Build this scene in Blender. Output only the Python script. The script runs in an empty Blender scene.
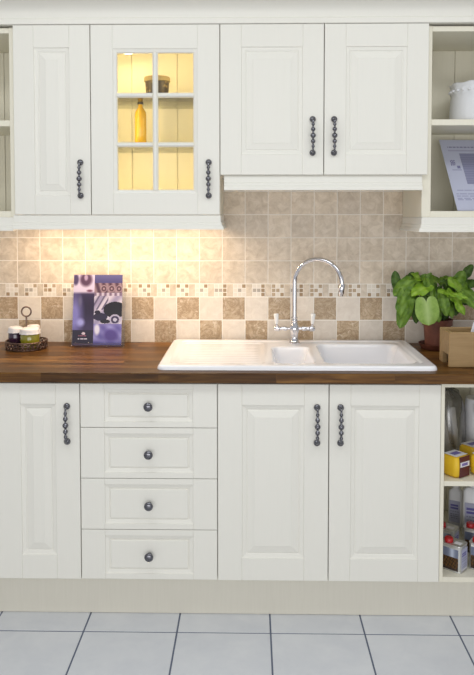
import bpy, bmesh, math, random
from mathutils import Vector, Matrix
C = bpy.context.scene.collection
S = bpy.context.scene
PI = math.pi
R = random.Random(7)

# ------------------------------------------------------------------ camera
cd = bpy.data.cameras.new('camera'); cam = bpy.data.objects.new('camera', cd); C.objects.link(cam)
cam.location = (0.62038, -2.53688, 1.48469)
cam.rotation_euler = (PI/2 - 0.04438, 0, 0.017607)
cd.sensor_fit = 'AUTO'; cd.sensor_width = 36.0
cd.lens = 715.09/675*36
cd.shift_x = -1.4946/675; cd.shift_y = -91.46/675
cd.clip_start = 0.02
S.camera = cam
# ------------------------------------------------------------------ world, exposure
w = bpy.data.worlds.new('world'); S.world = w; w.use_nodes = True
w.node_tree.nodes['Background'].inputs[0].default_value = (0.97, 0.98, 1.0, 1)
w.node_tree.nodes['Background'].inputs[1].default_value = 0.56
S.view_settings.view_transform = 'Standard'; S.view_settings.look = 'None'
S.view_settings.gamma = 1; S.view_settings.use_curve_mapping = False
S.view_settings.exposure = -0.12

def area(name, loc, rot, sx, sy, power, col):
    l = bpy.data.lights.new(name, 'AREA'); l.shape = 'RECTANGLE'; l.size = sx; l.size_y = sy
    l.energy = power; l.color = col
    o = bpy.data.objects.new(name, l); C.objects.link(o); o.location = loc; o.rotation_euler = rot
    return o
area('ceiling_light', (-0.1, -0.95, 2.74), (0, 0, 0), 1.2, 0.5, 13, (0.93, 0.97, 1.0))
area('ceiling_light', (1.5, -0.95, 2.74), (0, 0, 0), 1.2, 0.5, 11, (0.93, 0.97, 1.0))
area('front_fill_light', (0.6, -4.6, 0.95), (PI/2, 0, 0), 4.0, 1.5, 66, (1.0, 0.99, 0.97))  # unseen fill light added behind the camera to brighten the base units

# ------------------------------------------------------------------ materials
def mat(name, col, rough=0.5, metal=0.0, **kw):
    m = bpy.data.materials.new(name); m.use_nodes = True
    b = m.node_tree.nodes['Principled BSDF']
    b.inputs['Base Color'].default_value = (*col, 1); b.inputs['Roughness'].default_value = rough
    b.inputs['Metallic'].default_value = metal
    for k, v in kw.items(): b.inputs[k.replace('_', ' ')].default_value = v
    return m
class NT:
    def __init__(s, m): s.m = m; s.t = m.node_tree; s.b = s.t.nodes['Principled BSDF']
    def n(s, typ, **kw):
        x = s.t.nodes.new(typ)
        for k, v in kw.items():
            if hasattr(x, k): setattr(x, k, v)
            else: x.inputs[k].default_value = v
        return x
    def l(s, a, b): s.t.links.new(a, b)
    def coord(s, scale=(1, 1, 1), rand=True):
        tc = s.n('ShaderNodeTexCoord'); mp = s.n('ShaderNodeMapping'); mp.inputs['Scale'].default_value = scale
        s.l(tc.outputs['Object'], mp.inputs['Vector'])
        if rand:
            oi = s.n('ShaderNodeObjectInfo'); mu = s.n('ShaderNodeMath', operation='MULTIPLY'); mu.inputs[1].default_value = 37.0
            s.l(oi.outputs['Random'], mu.inputs[0]); cb = s.n('ShaderNodeCombineXYZ')
            for i in range(3): s.l(mu.outputs[0], cb.inputs[i])
            s.l(cb.outputs[0], mp.inputs['Location'])
        return mp.outputs['Vector']
    def noise(s, vec, scale, detail=4, rough=0.5, dist=0.0):
        x = s.n('ShaderNodeTexNoise'); x.inputs['Scale'].default_value = scale; x.inputs['Detail'].default_value = detail
        x.inputs['Roughness'].default_value = rough; x.inputs['Distortion'].default_value = dist
        s.l(vec, x.inputs['Vector']); return x.outputs['Fac']
    def ramp(s, fac, stops):
        x = s.n('ShaderNodeValToRGB'); e = x.color_ramp.elements
        e[0].position, e[0].color = stops[0][0], (*stops[0][1], 1); e[1].position, e[1].color = stops[-1][0], (*stops[-1][1], 1)
        for p, c in stops[1:-1]: q = e.new(p); q.color = (*c, 1)
        s.l(fac, x.inputs['Fac']); return x.outputs['Color']
    def mix(s, fac, a, b, mode='MIX'):
        x = s.n('ShaderNodeMix', data_type='RGBA', blend_type=mode)
        for k, v in ((0, fac), (6, a), (7, b)):
            if hasattr(v, 'links') or hasattr(v, 'is_linked'): s.l(v, x.inputs[k])
            else: x.inputs[k].default_value = v if k == 0 else (*v, 1)
        return x.outputs[2]
    def color(s, c): s.l(c, s.b.inputs['Base Color'])
    def bump(s, h, dist=0.001, st=0.5):
        x = s.n('ShaderNodeBump'); x.inputs['Distance'].default_value = dist; x.inputs['Strength'].default_value = st
        s.l(h, x.inputs['Height']); s.l(x.outputs[0], s.b.inputs['Normal'])

def painted(name, c1, c2, rough=0.42):
    m = mat(name, c1, rough); t = NT(m); v = t.coord((60, 60, 3), False)
    f = t.noise(v, 3, 3); t.color(t.ramp(f, [(0.3, c1), (0.7, c2)])); t.bump(f, 0.0002, 0.12); return m
M = {}
M['paint'] = painted('cream_paint', (0.80, 0.785, 0.72), (0.81, 0.795, 0.73))
M['paint_in'] = painted('cream_interior', (0.78, 0.745, 0.62), (0.80, 0.765, 0.64), 0.5)
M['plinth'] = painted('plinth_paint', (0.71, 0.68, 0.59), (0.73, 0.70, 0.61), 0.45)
M['pewter'] = mat('dark_pewter', (0.17, 0.17, 0.19), 0.2, 1.0)
M['chrome'] = mat('chrome', (0.72, 0.72, 0.76), 0.08, 1.0)
M['ceramic'] = mat('white_ceramic', (0.90, 0.90, 0.93), 0.16, 0, Coat_Weight=0.5)
M['porcelain'] = mat('porcelain', (0.85, 0.85, 0.84), 0.2)
M['grout'] = mat('grout', (0.88, 0.83, 0.76), 0.85)
M['fgrout'] = mat('floor_grout', (0.12, 0.14, 0.20), 0.8)
M['white_wall'] = mat('wall_paint', (0.7, 0.69, 0.66), 0.8)

def stone(name, a, b, c, vein=None):
    m = mat(name, a, 0.42); t = NT(m); v = t.coord((1, 1, 1))
    f = t.noise(v, 26, 6, 0.68, 0.8); col = t.ramp(f, [(0.32, a), (0.5, b), (0.66, c)])
    if vein:
        g = t.noise(v, 20, 5, 0.62, 2.4); k = t.ramp(g, [(0.44, (0, 0, 0)), (0.5, (0.8, 0.8, 0.8)), (0.56, (0, 0, 0))])
        col = t.mix(k, col, vein)
        g2 = t.noise(v, 34, 4, 0.6, 1.0); k2 = t.ramp(g2, [(0.60, (0, 0, 0)), (0.68, (1, 1, 1))]); col = t.mix(k2, col, (0.66, 0.56, 0.43))
    oi = t.n('ShaderNodeObjectInfo')
    tint = t.ramp(oi.outputs['Random'], [(0, (0.92, 0.92, 0.92)), (1, (1.06, 1.05, 1.03))])
    col = t.mix(1.0, col, tint, 'MULTIPLY')
    t.color(col); t.bump(f, 0.0012, 0.35); return m
M['tile'] = stone('beige_stone_tile', (0.53, 0.44, 0.34), (0.65, 0.56, 0.45), (0.76, 0.67, 0.56))
M['tile_pale'] = stone('pale_stone_tile', (0.70, 0.62, 0.53), (0.76, 0.68, 0.59), (0.81, 0.74, 0.65))
M['tile_dark'] = stone('brown_stone_tile', (0.36, 0.25, 0.15), (0.50, 0.38, 0.25), (0.60, 0.48, 0.35), (0.30, 0.20, 0.11))
M['chip_a'] = mat('chip_brown', (0.36, 0.25, 0.14), 0.5)
M['chip_b'] = mat('chip_tan', (0.46, 0.35, 0.23), 0.5)
M['chip_c'] = mat('chip_cream', (0.78, 0.72, 0.63), 0.5)
M['chip_d'] = mat('chip_grey', (0.44, 0.39, 0.33), 0.5)

m = mat('walnut', (0.1, 0.05, 0.02), 0.38, Specular_IOR_Level=0.22); M['walnut'] = m; t = NT(m)
tc = t.n('ShaderNodeTexCoord')
br = t.n('ShaderNodeTexBrick'); br.offset = 0.37; br.squash = 1.0
br.inputs['Color1'].default_value = (0, 0, 0, 1); br.inputs['Color2'].default_value = (1, 1, 1, 1); br.inputs['Mortar'].default_value = (0.3, 0.3, 0.3, 1)
br.inputs['Scale'].default_value = 1; br.inputs['Mortar Size'].default_value = 0.0006; br.inputs['Brick Width'].default_value = 0.42; br.inputs['Row Height'].default_value = 0.042
mp = t.n('ShaderNodeMapping'); mp.inputs['Location'].default_value = (0.13, 0.017, 0)
t.l(tc.outputs['Object'], mp.inputs['Vector']); t.l(mp.outputs['Vector'], br.inputs['Vector'])
mp2 = t.n('ShaderNodeMapping'); mp2.inputs['Scale'].default_value = (2.5, 40, 40); t.l(tc.outputs['Object'], mp2.inputs['Vector'])
av = t.n('ShaderNodeVectorMath', operation='ADD'); t.l(mp2.outputs['Vector'], av.inputs[0])
sc = t.n('ShaderNodeVectorMath', operation='SCALE'); sc.inputs[3].default_value = 9.0; t.l(br.outputs['Color'], sc.inputs[0]); t.l(sc.outputs[0], av.inputs[1])
f = t.noise(av.outputs[0], 1.6, 5, 0.6, 0.5)
grain = t.ramp(f, [(0.25, (0.032, 0.013, 0.004)), (0.5, (0.115, 0.050, 0.012)), (0.75, (0.23, 0.115, 0.028))])
tone = t.ramp(br.outputs['Color'], [(0, (0.50, 0.46, 0.42)), (1, (1.45, 1.45, 1.40))])
t.color(t.mix(1.0, grain, tone, 'MULTIPLY')); t.bump(f, 0.0004, 0.2)

m = mat('floor_tile', (0.5, 0.52, 0.56), 0.32); M['ftile'] = m; t = NT(m); v = t.coord((1, 1, 1))
f = t.noise(v, 9, 6, 0.6, 0.3); t.color(t.ramp(f, [(0.3, (0.62, 0.64, 0.68)), (0.7, (0.70, 0.715, 0.74))])); t.bump(f, 0.0008, 0.2)
m = mat('blond_wood', (0.4, 0.26, 0.13), 0.5); M['blond'] = m; t = NT(m); v = t.coord((3, 30, 30), False)
f = t.noise(v, 2, 4, 0.6, 0.5); t.color(t.ramp(f, [(0.3, (0.30, 0.185, 0.075)), (0.7, (0.39, 0.255, 0.115))]))
m = mat('terracotta', (0.16, 0.05, 0.03), 0.6); M['terracotta'] = m; t = NT(m); v = t.coord((1, 1, 1), False)
f = t.noise(v, 30, 4); t.color(t.ramp(f, [(0.3, (0.12, 0.035, 0.02)), (0.7, (0.20, 0.065, 0.038))]))
M['soil'] = mat('soil', (0.02, 0.015, 0.01), 0.95)
def leafmat(name, a, b, pale):
    m = mat(name, a, 0.48, Specular_IOR_Level=0.35); t = NT(m); v = t.coord((1, 1, 1)); f = t.noise(v, 45, 5, 0.65)
    col = t.ramp(f, [(0.3, a), (0.7, b)])
    at = t.n('ShaderNodeVertexColor', layer_name='mid'); col = t.mix(at.outputs['Color'], col, pale); t.color(col); t.bump(f, 0.001, 0.3)
    return m
M['leaf_dark'] = leafmat('leaf_dark', (0.025, 0.065, 0.008), (0.06, 0.125, 0.012), (0.08, 0.16, 0.02))
M['leaf_mid'] = leafmat('leaf_mid', (0.055, 0.13, 0.010), (0.14, 0.25, 0.02), (0.20, 0.33, 0.05))
M['leaf_bright'] = leafmat('leaf_bright', (0.11, 0.24, 0.012), (0.24, 0.40, 0.02), (0.30, 0.46, 0.06))
M['leaf_pale'] = leafmat('leaf_pale', (0.17, 0.29, 0.045), (0.28, 0.42, 0.09), (0.40, 0.53, 0.20))
M['stem'] = mat('leaf_stem', (0.09, 0.16, 0.04), 0.5)

def clear(name, col, rough=0.03, mixf=0.12, ior=1.45):
    m = bpy.data.materials.new(name); m.use_nodes = True; nt = m.node_tree; nt.nodes.clear()
    o = nt.nodes.new('ShaderNodeOutputMaterial'); tr = nt.nodes.new('ShaderNodeBsdfTransparent'); tr.inputs[0].default_value = (*col, 1)
    g = nt.nodes.new('ShaderNodeBsdfGlossy'); g.inputs['Roughness'].default_value = rough
    fr = nt.nodes.new('ShaderNodeFresnel'); fr.inputs[0].default_value = ior; ad = nt.nodes.new('ShaderNodeMath'); ad.operation = 'ADD'; ad.inputs[1].default_value = mixf
    mx = nt.nodes.new('ShaderNodeMixShader')
    nt.links.new(fr.outputs[0], ad.inputs[0]); nt.links.new(ad.outputs[0], mx.inputs[0]); nt.links.new(tr.outputs[0], mx.inputs[1]); nt.links.new(g.outputs[0], mx.inputs[2]); nt.links.new(mx.outputs[0], o.inputs[0])
    return m
M['pane'] = clear('window_glass', (0.97, 0.98, 0.97), 0.02, 0.0)
M['shelf_glass'] = clear('shelf_glass', (0.93, 0.96, 0.93), 0.02, 0.0)
M['acrylic'] = clear('acrylic', (0.96, 0.96, 0.97), 0.04, 0.04)
M['bag'] = clear('clear_plastic', (0.88, 0.88, 0.92), 0.30, 0.22)
M['oil'] = mat('yellow_oil', (0.70, 0.42, 0.01), 0.12, Coat_Weight=0.6)
M['black'] = mat('black_cap', (0.03, 0.025, 0.02), 0.4)
M['jam'] = mat('dark_jam', (0.03, 0.008, 0.03), 0.1, Coat_Weight=0.8)
M['pickle'] = mat('green_relish', (0.24, 0.22, 0.012), 0.12, Coat_Weight=0.8)
M['amber'] = mat('brown_preserve', (0.08, 0.04, 0.015), 0.12, Coat_Weight=0.8)
M['lid'] = mat('white_cloth_lid', (0.74, 0.70, 0.68), 0.7)
M['wire'] = mat('bronze_wire', (0.20, 0.13, 0.10), 0.3, 0.9)
M['yellow'] = mat('yellow_wrap', (0.78, 0.50, 0.02), 0.45)
M['maroon'] = mat('maroon_label', (0.09, 0.012, 0.02), 0.4)
M['white'] = mat('white_label', (0.75, 0.75, 0.78), 0.5)
M['violet'] = mat('violet_ink', (0.18, 0.15, 0.42), 0.5)
M['tin'] = mat('tin_plate', (0.62, 0.62, 0.60), 0.30, 0.75)
M['red'] = mat('red_cap', (0.42, 0.008, 0.012), 0.35)
M['strip'] = mat('grey_strip', (0.62, 0.60, 0.54), 0.5)
M['jug'] = mat('white_plastic', (0.80, 0.81, 0.86), 0.35)
M['blue'] = mat('dark_blue_patch', (0.03, 0.04, 0.12), 0.4)
M['knit'] = mat('white_vase', (0.76, 0.77, 0.80), 0.6)
M['lampwarm'] = mat('lit_lamp', (1, 1, 1), 0.5, Emission_Color=(1.0, 0.78, 0.45, 1), Emission_Strength=14.0)
M['lampstrip'] = mat('lit_strip', (1, 1, 1), 0.5, Emission_Color=(1.0, 0.76, 0.48, 1), Emission_Strength=6.0)
m = mat('speckled_pot', (0.1, 0.08, 0.04), 0.45); M['speckle'] = m; t = NT(m); v = t.coord((1, 1, 1), False)
vo = t.n('ShaderNodeTexVoronoi'); vo.inputs['Scale'].default_value = 70; t.l(v, vo.inputs['Vector'])
t.color(t.ramp(vo.outputs['Distance'], [(0.2, (0.30, 0.22, 0.08)), (0.5, (0.05, 0.035, 0.02))]))
m = mat('nut_print', (0.1, 0.08, 0.04), 0.3)
M['pot_rim'] = mat('straw_lid', (0.36, 0.28, 0.12), 0.6)
m = mat('print', (1, 1, 1), 0.32); M['print'] = m; t = NT(m); at = t.n('ShaderNodeVertexColor', layer_name='ink'); t.color(t.mix(1.0, at.outputs['Color'], (0.84, 0.84, 0.86), 'MULTIPLY'))

# ------------------------------------------------------------------ builders
def tag(o, label=None, cat=None, group=None, kind=None):
    if label: o['label'] = label
    if cat: o['category'] = cat
    if group: o['group'] = group
    if kind: o['kind'] = kind
    return o
def link(name, me, parent=None, mats=None, loc=None, rot=None):
    o = bpy.data.objects.new(name, me); C.objects.link(o)
    for q in (mats or []): me.materials.append(q)
    if parent: o.parent = parent
    if loc is not None: o.location = loc
    if rot is not None: o.rotation_euler = rot
    return o
def obj(name, bm, mats, parent=None, loc=None, rot=None, smooth=None, recalc=True):
    if recalc: bmesh.ops.recalc_face_normals(bm, faces=bm.faces[:])
    me = bpy.data.meshes.new(name); bm.to_mesh(me); bm.free()
    if not isinstance(mats, (list, tuple)): mats = [mats]
    if smooth is not None:
        me.polygons.foreach_set('use_smooth', [True]*len(me.polygons))
        if smooth < 180: me.set_sharp_from_angle(angle=math.radians(smooth))
    return link(name, me, parent, mats, loc, rot)
def thing(name, label, cat, loc=(0, 0, 0), rz=0, group=None):
    o = bpy.data.objects.new(name, None); C.objects.link(o); o.location = loc; o.rotation_euler = (0, 0, rz); o.empty_display_size = 0.05
    return tag(o, label, cat, group)
def box(bm, x0, x1, y0, y1, z0, z1, bev=0.0, mi=0, seg=1, mtx=None):
    b2 = bmesh.new(); bmesh.ops.create_cube(b2, size=1)
    for v in b2.verts: v.co = Vector(((x0+x1)/2+v.co.x*(x1-x0), (y0+y1)/2+v.co.y*(y1-y0), (z0+z1)/2+v.co.z*(z1-z0)))
    if bev: bmesh.ops.bevel(b2, geom=b2.edges[:], offset=bev, segments=seg, affect='EDGES', profile=0.5)
    merge(bm, b2, mi, mtx); return bm
def merge(bm, b2, mi=0, mtx=None):
    mp = {}
    for v in b2.verts: mp[v] = bm.verts.new(mtx @ v.co if mtx else v.co)
    for f in b2.faces:
        try: g = bm.faces.new([mp[v] for v in f.verts]); g.material_index = mi; g.smooth = f.smooth
        except ValueError: pass
    b2.free()
def BM(*a, **k): return box(bmesh.new(), *a, **k)
def lathe(bm, prof, n=24, cx=0, cy=0, z0=0, mi=0, mtx=None, caps=True):
    b2 = bmesh.new(); rings = []
    for r, z in prof:
        if r < 1e-6: rings.append([b2.verts.new((cx, cy, z0+z))])
        else: rings.append([b2.verts.new((cx+r*math.cos(2*PI*i/n), cy+r*math.sin(2*PI*i/n), z0+z)) for i in range(n)])
    for a, b in zip(rings, rings[1:]):
        for i in range(n):
            j = (i+1) % n
            if len(a) == 1 and len(b) == 1: continue
            if len(a) == 1: b2.faces.new([a[0], b[i], b[j]])
            elif len(b) == 1: b2.faces.new([a[i], a[j], b[0]])
            else: b2.faces.new([a[i], a[j], b[j], b[i]])
    if caps:
        for rg in (rings[0], rings[-1]):
            if len(rg) > 1: b2.faces.new(rg)
    merge(bm, b2, mi, mtx); return bm
def tube(bm, pts, rad, n=10, mi=0, close=False):
    pts = [Vector(p) for p in pts]; N = len(pts); b2 = bmesh.new(); rings = []
    rads = rad if isinstance(rad, (list, tuple)) else [rad]*N
    up = None
    for i, p in enumerate(pts):
        if close: d = pts[(i+1) % N]-pts[i-1]
        else: d = pts[min(i+1, N-1)]-pts[max(i-1, 0)]
        d.normalize()
        if up is None:
            up = Vector((0, 0, 1)) if abs(d.z) < 0.9 else Vector((0, 1, 0))
        s = d.cross(up)
        if s.length < 1e-5: s = d.cross(Vector((1, 0, 0)))
        s.normalize(); up = s.cross(d).normalized()
        rings.append([b2.verts.new(p+rads[i]*(math.cos(2*PI*k/n)*s+math.sin(2*PI*k/n)*up)) for k in range(n)])
    pr = list(zip(rings, rings[1:])) + ([(rings[-1], rings[0])] if close else [])
    for a, b in pr:
        for k in range(n): b2.faces.new([a[k], a[(k+1) % n], b[(k+1) % n], b[k]])
    if not close: b2.faces.new(rings[0]); b2.faces.new(rings[-1])
    merge(bm, b2, mi); return bm
def sweep_x(prof, x0, x1, mi=0, bm=None):
    """prof: list of (y,z) closed polygon, extruded along x"""
    bm = bm or bmesh.new(); a = [bm.verts.new((x0, y, z)) for y, z in prof]; b = [bm.verts.new((x1, y, z)) for y, z in prof]
    n = len(prof)
    for i in range(n): bm.faces.new([a[i], a[(i+1) % n], b[(i+1) % n], b[i]])
    bm.faces.new(a); bm.faces.new(b); return bm

# ------------------------------------------------------------------ doors
def front_panel(w, h, sx, rt, rb=None, depth=0.019, raised=True, glass=False, v_groove=True):
    """raised and fielded front, local: x 0..w, z 0..h, front at y=0, back at y=+depth"""
    rb = rt if rb is None else rb
    bm = bmesh.new()
    def ring(ix, it, ib, y): return [bm.verts.new(c) for c in ((ix, y, ib), (w-ix, y, ib), (w-ix, y, h-it), (ix, y, h-it))]
    def bridge(a, b):
        for i in range(4): bm.faces.new([a[i], a[(i+1) % 4], b[(i+1) % 4], b[i]])
    back = ring(0, 0, 0, depth); e0 = ring(0, 0, 0, 0.0015); e1 = ring(0.0015, 0.0015, 0.0015, 0)
    bridge(back, e0); bridge(e0, e1)
    x0, x1, zb, zt = sx, w-sx, rb, h-rt
    e = 0.0015; g = 0.0011; gd = 0.0016
    q = lambda *c: bm.faces.new([bm.verts.new(p) for p in c])
    if v_groove:
        q((e, 0, e), (x0-g, 0, e), (x0-g, 0, h-e), (e, 0, h-e)); q((x1+g, 0, e), (w-e, 0, e), (w-e, 0, h-e), (x1+g, 0, h-e))
        for za, zc in ((e, zb), (zt, h-e)):
            q((x0+g, 0, za), (x1-g, 0, za), (x1-g, 0, zc), (x0+g, 0, zc))
            for xx in (x0, x1):
                q((xx-g, 0, za), (xx, gd, za), (xx, gd, zc), (xx-g, 0, zc)); q((xx+g, 0, za), (xx, gd, za), (xx, gd, zc), (xx+g, 0, zc))
        q((x0-g, 0, zb), (x0, 0, zb), (x0, 0, zt), (x0-g, 0, zt)); q((x1, 0, zb), (x1+g, 0, zb), (x1+g, 0, zt), (x1, 0, zt))
        cur = ring(sx, rt, rb, 0)
    else:
        cur = ring(sx, rt, rb, 0); bridge(e1, cur)
    def off(d, y): return ring(sx+d, rt+d, rb+d, y)
    if glass:
        for d, y in ((0.003, 0.003), (0.013, 0.006), (0.017, 0.010), (0.017, depth)):
            nx = off(d, y); bridge(cur, nx); cur = nx
        bridge(cur, back)
    else:
        st = ((0.002, 0.0040), (0.006, 0.0048), (0.014, 0.006), (0.0165, 0.0082), (0.0185, 0.0082)) + (((0.021, 0.0065), (0.043, 0.0022), (0.0445, 0.0012)) if raised else ((0.0205, 0.0045), (0.022, 0.004)))
        for d, y in st:
            nx = off(d, y); bridge(cur, nx); cur = nx
        bm.faces.new(cur); bm.faces.new(back)
    return bm
def handle(parent, x, z):
    """beaded bow handle, 128 mm centres, vertical; local to the door (front at y=0)"""
    bm = bmesh.new(); H = 0.064; so = -0.026
    for s in (-1, 1):
        rot = Matrix.Translation((0, 0, s*H)) @ Matrix.Rotation(PI/2, 4, 'X')
        lathe(bm, [(0, -0.0), (0.0085, 0.0), (0.0120, 0.003), (0.0120, 0.006), (0.009, 0.010), (0.005, 0.0125), (0, 0.0135)], 16, mtx=rot)
        tube(bm, [(0, -0.010, s*H), (0, so*0.75, s*(H-0.001)), (0, so, s*(H-0.008)), (0, so, s*(H-0.02))], [0.0045, 0.0042, 0.0036, 0.0034], 10)
    beads = [(0.043, 0.0068), (0.024, 0.0090), (0.0, 0.0108), (-0.022, 0.0090), (-0.041, 0.0068)]
    prof = []; z0 = 0.053
    prof.append((0.0036, z0))
    for i, (bz, br_) in enumerate(beads):
        for k in range(-4, 5):
            a = k/4*PI/2*0.9; prof.append((max(0.0040, br_*math.cos(a)), bz - br_*0.95*math.sin(a)))
    prof.append((0.0036, -0.053))
    lathe(bm, prof, 16, cy=so)
    return obj('handle', bm, M['pewter'], parent, loc=(x, 0, z), smooth=60)
def knob(parent, x, z):
    bm = bmesh.new(); rot = Matrix.Rotation(PI/2, 4, 'X')
    lathe(bm, [(0, -0.001), (0.0085, -0.001), (0.009, 0.002), (0.0055, 0.005), (0.0052, 0.011), (0.010, 0.0145), (0.0155, 0.018), (0.0165, 0.0215), (0.0145, 0.0255), (0.0085, 0.0285), (0, 0.0295)], 24, mtx=rot)
    return obj('knob', bm, M['pewter'], parent, loc=(x, 0, z), smooth=60)
def door(parent, x, y, z, w, h, sx, rt, rb=None, hx=None, hz=None, glass=False):
    g = 0.0015
    d = obj('door', front_panel(w-2*g, h, sx-g, rt, rb, glass=glass), M['paint'], parent, loc=(x+g, y, z), smooth=None)
    if hx is not None: handle(d, hx-g, hz)
    return d
def carcass(parent, x0, x1, y0, y1, z0, z1, t=0.018, mtl='paint', top=True, back=True):
    bm = bmesh.new()
    box(bm, x0, x0+t, y0, y1, z0, z1); box(bm, x1-t, x1, y0, y1, z0, z1); box(bm, x0+t, x1-t, y0, y1, z0, z0+t)
    if top: box(bm, x0+t, x1-t, y0, y1, z1-t, z1)
    if back: box(bm, x0+t, x1-t, y1-0.008, y1, z0+t, z1-(t if top else 0))
    return obj('body', bm, M[mtl], parent)
def beadboards(parent, x0, x1, y, z0, z1, mtl, phase=0.0, pitch=0.0985):
    x = x0; k = 0
    first = phase if phase > 0.002 else pitch
    while x < x1-0.002:
        nx = min(x1, x + (first if k == 0 else pitch))
        obj('back_board', BM(x+0.0008, nx-0.0008, y, y+0.006, z0, z1, bev=0.0018), M[mtl], parent); x = nx; k += 1

# ================================================================== SETTING
YW = 0.600
def quadbox(name, x0, x1, y0, y1, z0, z1, mt): return tag(obj(name, BM(x0, x1, y0, y1, z0, z1), mt), kind='structure')
wall = quadbox('wall_back', -2.2, 3.2, YW+0.0009, YW+0.12, -0.02, 2.8, M['grout'])
floor = quadbox('floor', -2.2, 3.2, -3.4, YW+0.0015, -0.03, -0.0015, M['fgrout'])
ceil = quadbox('ceiling', -2.2, 3.2, -2.2, YW+0.0015, 2.8, 2.85, M['white_wall'])
# upper wall paint above the tiles is hidden by the cabinets; paint it as a thin skim
tag(obj('trim_1', BM(-2.2, 3.2, YW-0.0005, YW+0.001, 1.80, 2.8), M['white_wall']), kind='structure')

# wall tiles: one shared mesh per kind
PX = 0.1006; TX = 0.5942
rows = [(1.6855, 1.7875, 'p'), (1.585, 1.6855, 'p'), (1.483, 1.585, 'p'), (1.382, 1.483, 'p'), (1.2805, 1.382, 'p'), (1.179, 1.2805, 'p'), (1.019, 1.121, 'a'), (0.917, 1.019, 'b')]
gj = 0.0018
def tilemesh(h, mt):
    bm = BM(gj, PX-gj, -0.0, 0.009, gj-h/2, h/2-gj, bev=0.0007)
    me = bpy.data.meshes.new('tile'); bm.to_mesh(me); bm.free(); me.materials.append(mt); return me
TM = {k: tilemesh(0.1012, M[v]) for k, v in (('p', 'tile'), ('l', 'tile_pale'), ('d', 'tile_dark'))}
for ri, (z0, z1, kd) in enumerate(rows):
    for k in range(-13, 12):
        if kd == 'p': me = TM['p']
        elif kd == 'a': me = TM['d'] if k % 2 else TM['l']
        else: me = TM['d'] if k % 2 == 0 else TM['l']
        o = link('tile', me, wall, loc=(TX+k*PX, YW + R.uniform(-0.0002, 0.0002), (z0+z1)/2))
# border: plain chips and 3x3 clusters
bp = 0.084; cl = 0.0555; z0, z1 = 1.1225, 1.1780
bm = BM(0.0008, bp-cl-0.0012, 0, 0.009, 0.001, z1-z0-0.001, bev=0.0008)
bplain = bpy.data.meshes.new('border_tile'); bm.to_mesh(bplain); bm.free(); bplain.materials.append(M['tile'])
cluster_meshes = []
for q in range(7):
    bm = bmesh.new(); c = cl/3
    for i in range(3):
        for j in range(3):
            mi = R.choices([0, 1, 2, 3], [1.7, 1.7, 5.4, 0.8])[0]
            box(bm, i*c+0.0018, (i+1)*c-0.0018, 0, 0.009, j*c+0.0018, (j+1)*c-0.0018, mi=mi)
    me = bpy.data.meshes.new('border_mosaic'); bm.to_mesh(me); bm.free()
    for mm in ('chip_a', 'chip_b', 'chip_c', 'chip_d'): me.materials.append(M[mm])
    cluster_meshes.append(me)
for k in range(-4, 27):
    x = -0.4655 + k*bp
    link('border_mosaic', cluster_meshes[(k*3+k//3) % 7], wall, loc=(x, YW, z0))
    link('border_tile', bplain, wall, loc=(x+cl, YW, z0))
# floor tiles
FT = 0.33333; FX = 0.691; FY = -0.062
bm = BM(0.003, FT-0.003, -FT+0.003, -0.003, -0.012, 0.0, bev=0.0008)
fme = bpy.data.meshes.new('floor_tile'); bm.to_mesh(fme); bm.free(); fme.materials.append(M['ftile'])
for i in range(-7, 7):
    for j in range(-1, 8):
        link('floor_tile', fme, floor, loc=(FX+i*FT, FY-j*FT, R.uniform(-0.0002, 0.0002)))

# ================================================================== BASE UNITS
ZB, HD = 0.158, 0.719
def base(label, x0, x1, top=True, mtl='paint'):
    t = thing('base_cabinet', label, 'cabinet', (x0, 0, 0)); carcass(t, 0, x1-x0, 0.0195, 0.596, ZB, 0.8835, mtl=mtl, top=top); return t
t = base('cream base cabinet with one narrow panelled door, left of the drawers', -0.30, 0.004)
door(t, 0, 0, ZB, 0.304, HD, 0.088, 0.075, 0.088, hx=0.258, hz=0.5725)
t = thing('drawer_unit', 'cream base unit with a stack of four panelled drawers and round knobs', 'cabinet', (0.004, 0, 0)); carcass(t, 0, 0.496, 0.0195, 0.596, ZB, 0.8835)
zs = [0.158, 0.3425, 0.5305, 0.7165, 0.878]
for i in range(4):
    a, b = zs[i]+0.001, zs[i+1]-0.001
    d = obj('drawer', front_panel(0.493, b-a, 0.086, 0.020, 0.020, raised=False), M['paint'], t, loc=(0.0015, 0, a))
    knob(d, 0.2475, (b-a)/2)
t = base('cream two-door base cabinet under the white sink', 0.5, 1.3, top=False)
door(t, 0.0, 0, ZB, 0.40, HD, 0.088, 0.076, 0.082, hx=0.357, hz=0.5725)
door(t, 0.4, 0, ZB, 0.40, HD, 0.078, 0.076, 0.082, hx=0.041, hz=0.5725)
def open_base(label, x0, x1):
    t = thing('open_shelf_unit', label, 'shelf unit', (x0, 0, 0)); w_ = x1-x0
    bm = bmesh.new(); box(bm, 0, 0.013, 0.002, 0.59, ZB, 0.8825, 0.001); box(bm, w_-0.018, w_, 0.002, 0.59, ZB, 0.8825, 0.001)
    box(bm, 0.013, w_-0.018, 0.002, 0.59, ZB, ZB+0.018); box(bm, 0.013, w_-0.018, 0.002, 0.59, 0.868, 0.8815)
    obj('body', bm, M['paint_in'], t)
    obj('shelf', BM(0.013, w_-0.018, 0.006, 0.58, 0.508, 0.526, bev=0.001), M['paint_in'], t)
    beadboards(t, 0.013, w_-0.018, 0.582, ZB+0.018, 0.868, 'paint_in', 0.07)
    return t
open_base('open cream base shelf unit right of the sink cabinet, filled with tins and packets', 1.300, 1.70)
open_base('empty open cream base shelf unit at the far left end of the run', -0.70, -0.30)
tag(obj('plinth', BM(-0.70, 1.70, 0.0584, 0.076, 0.0005, 0.157, bev=0.001), M['plinth']), 'long cream plinth board under the base cabinets, on the floor tiles', 'plinth')

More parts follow.
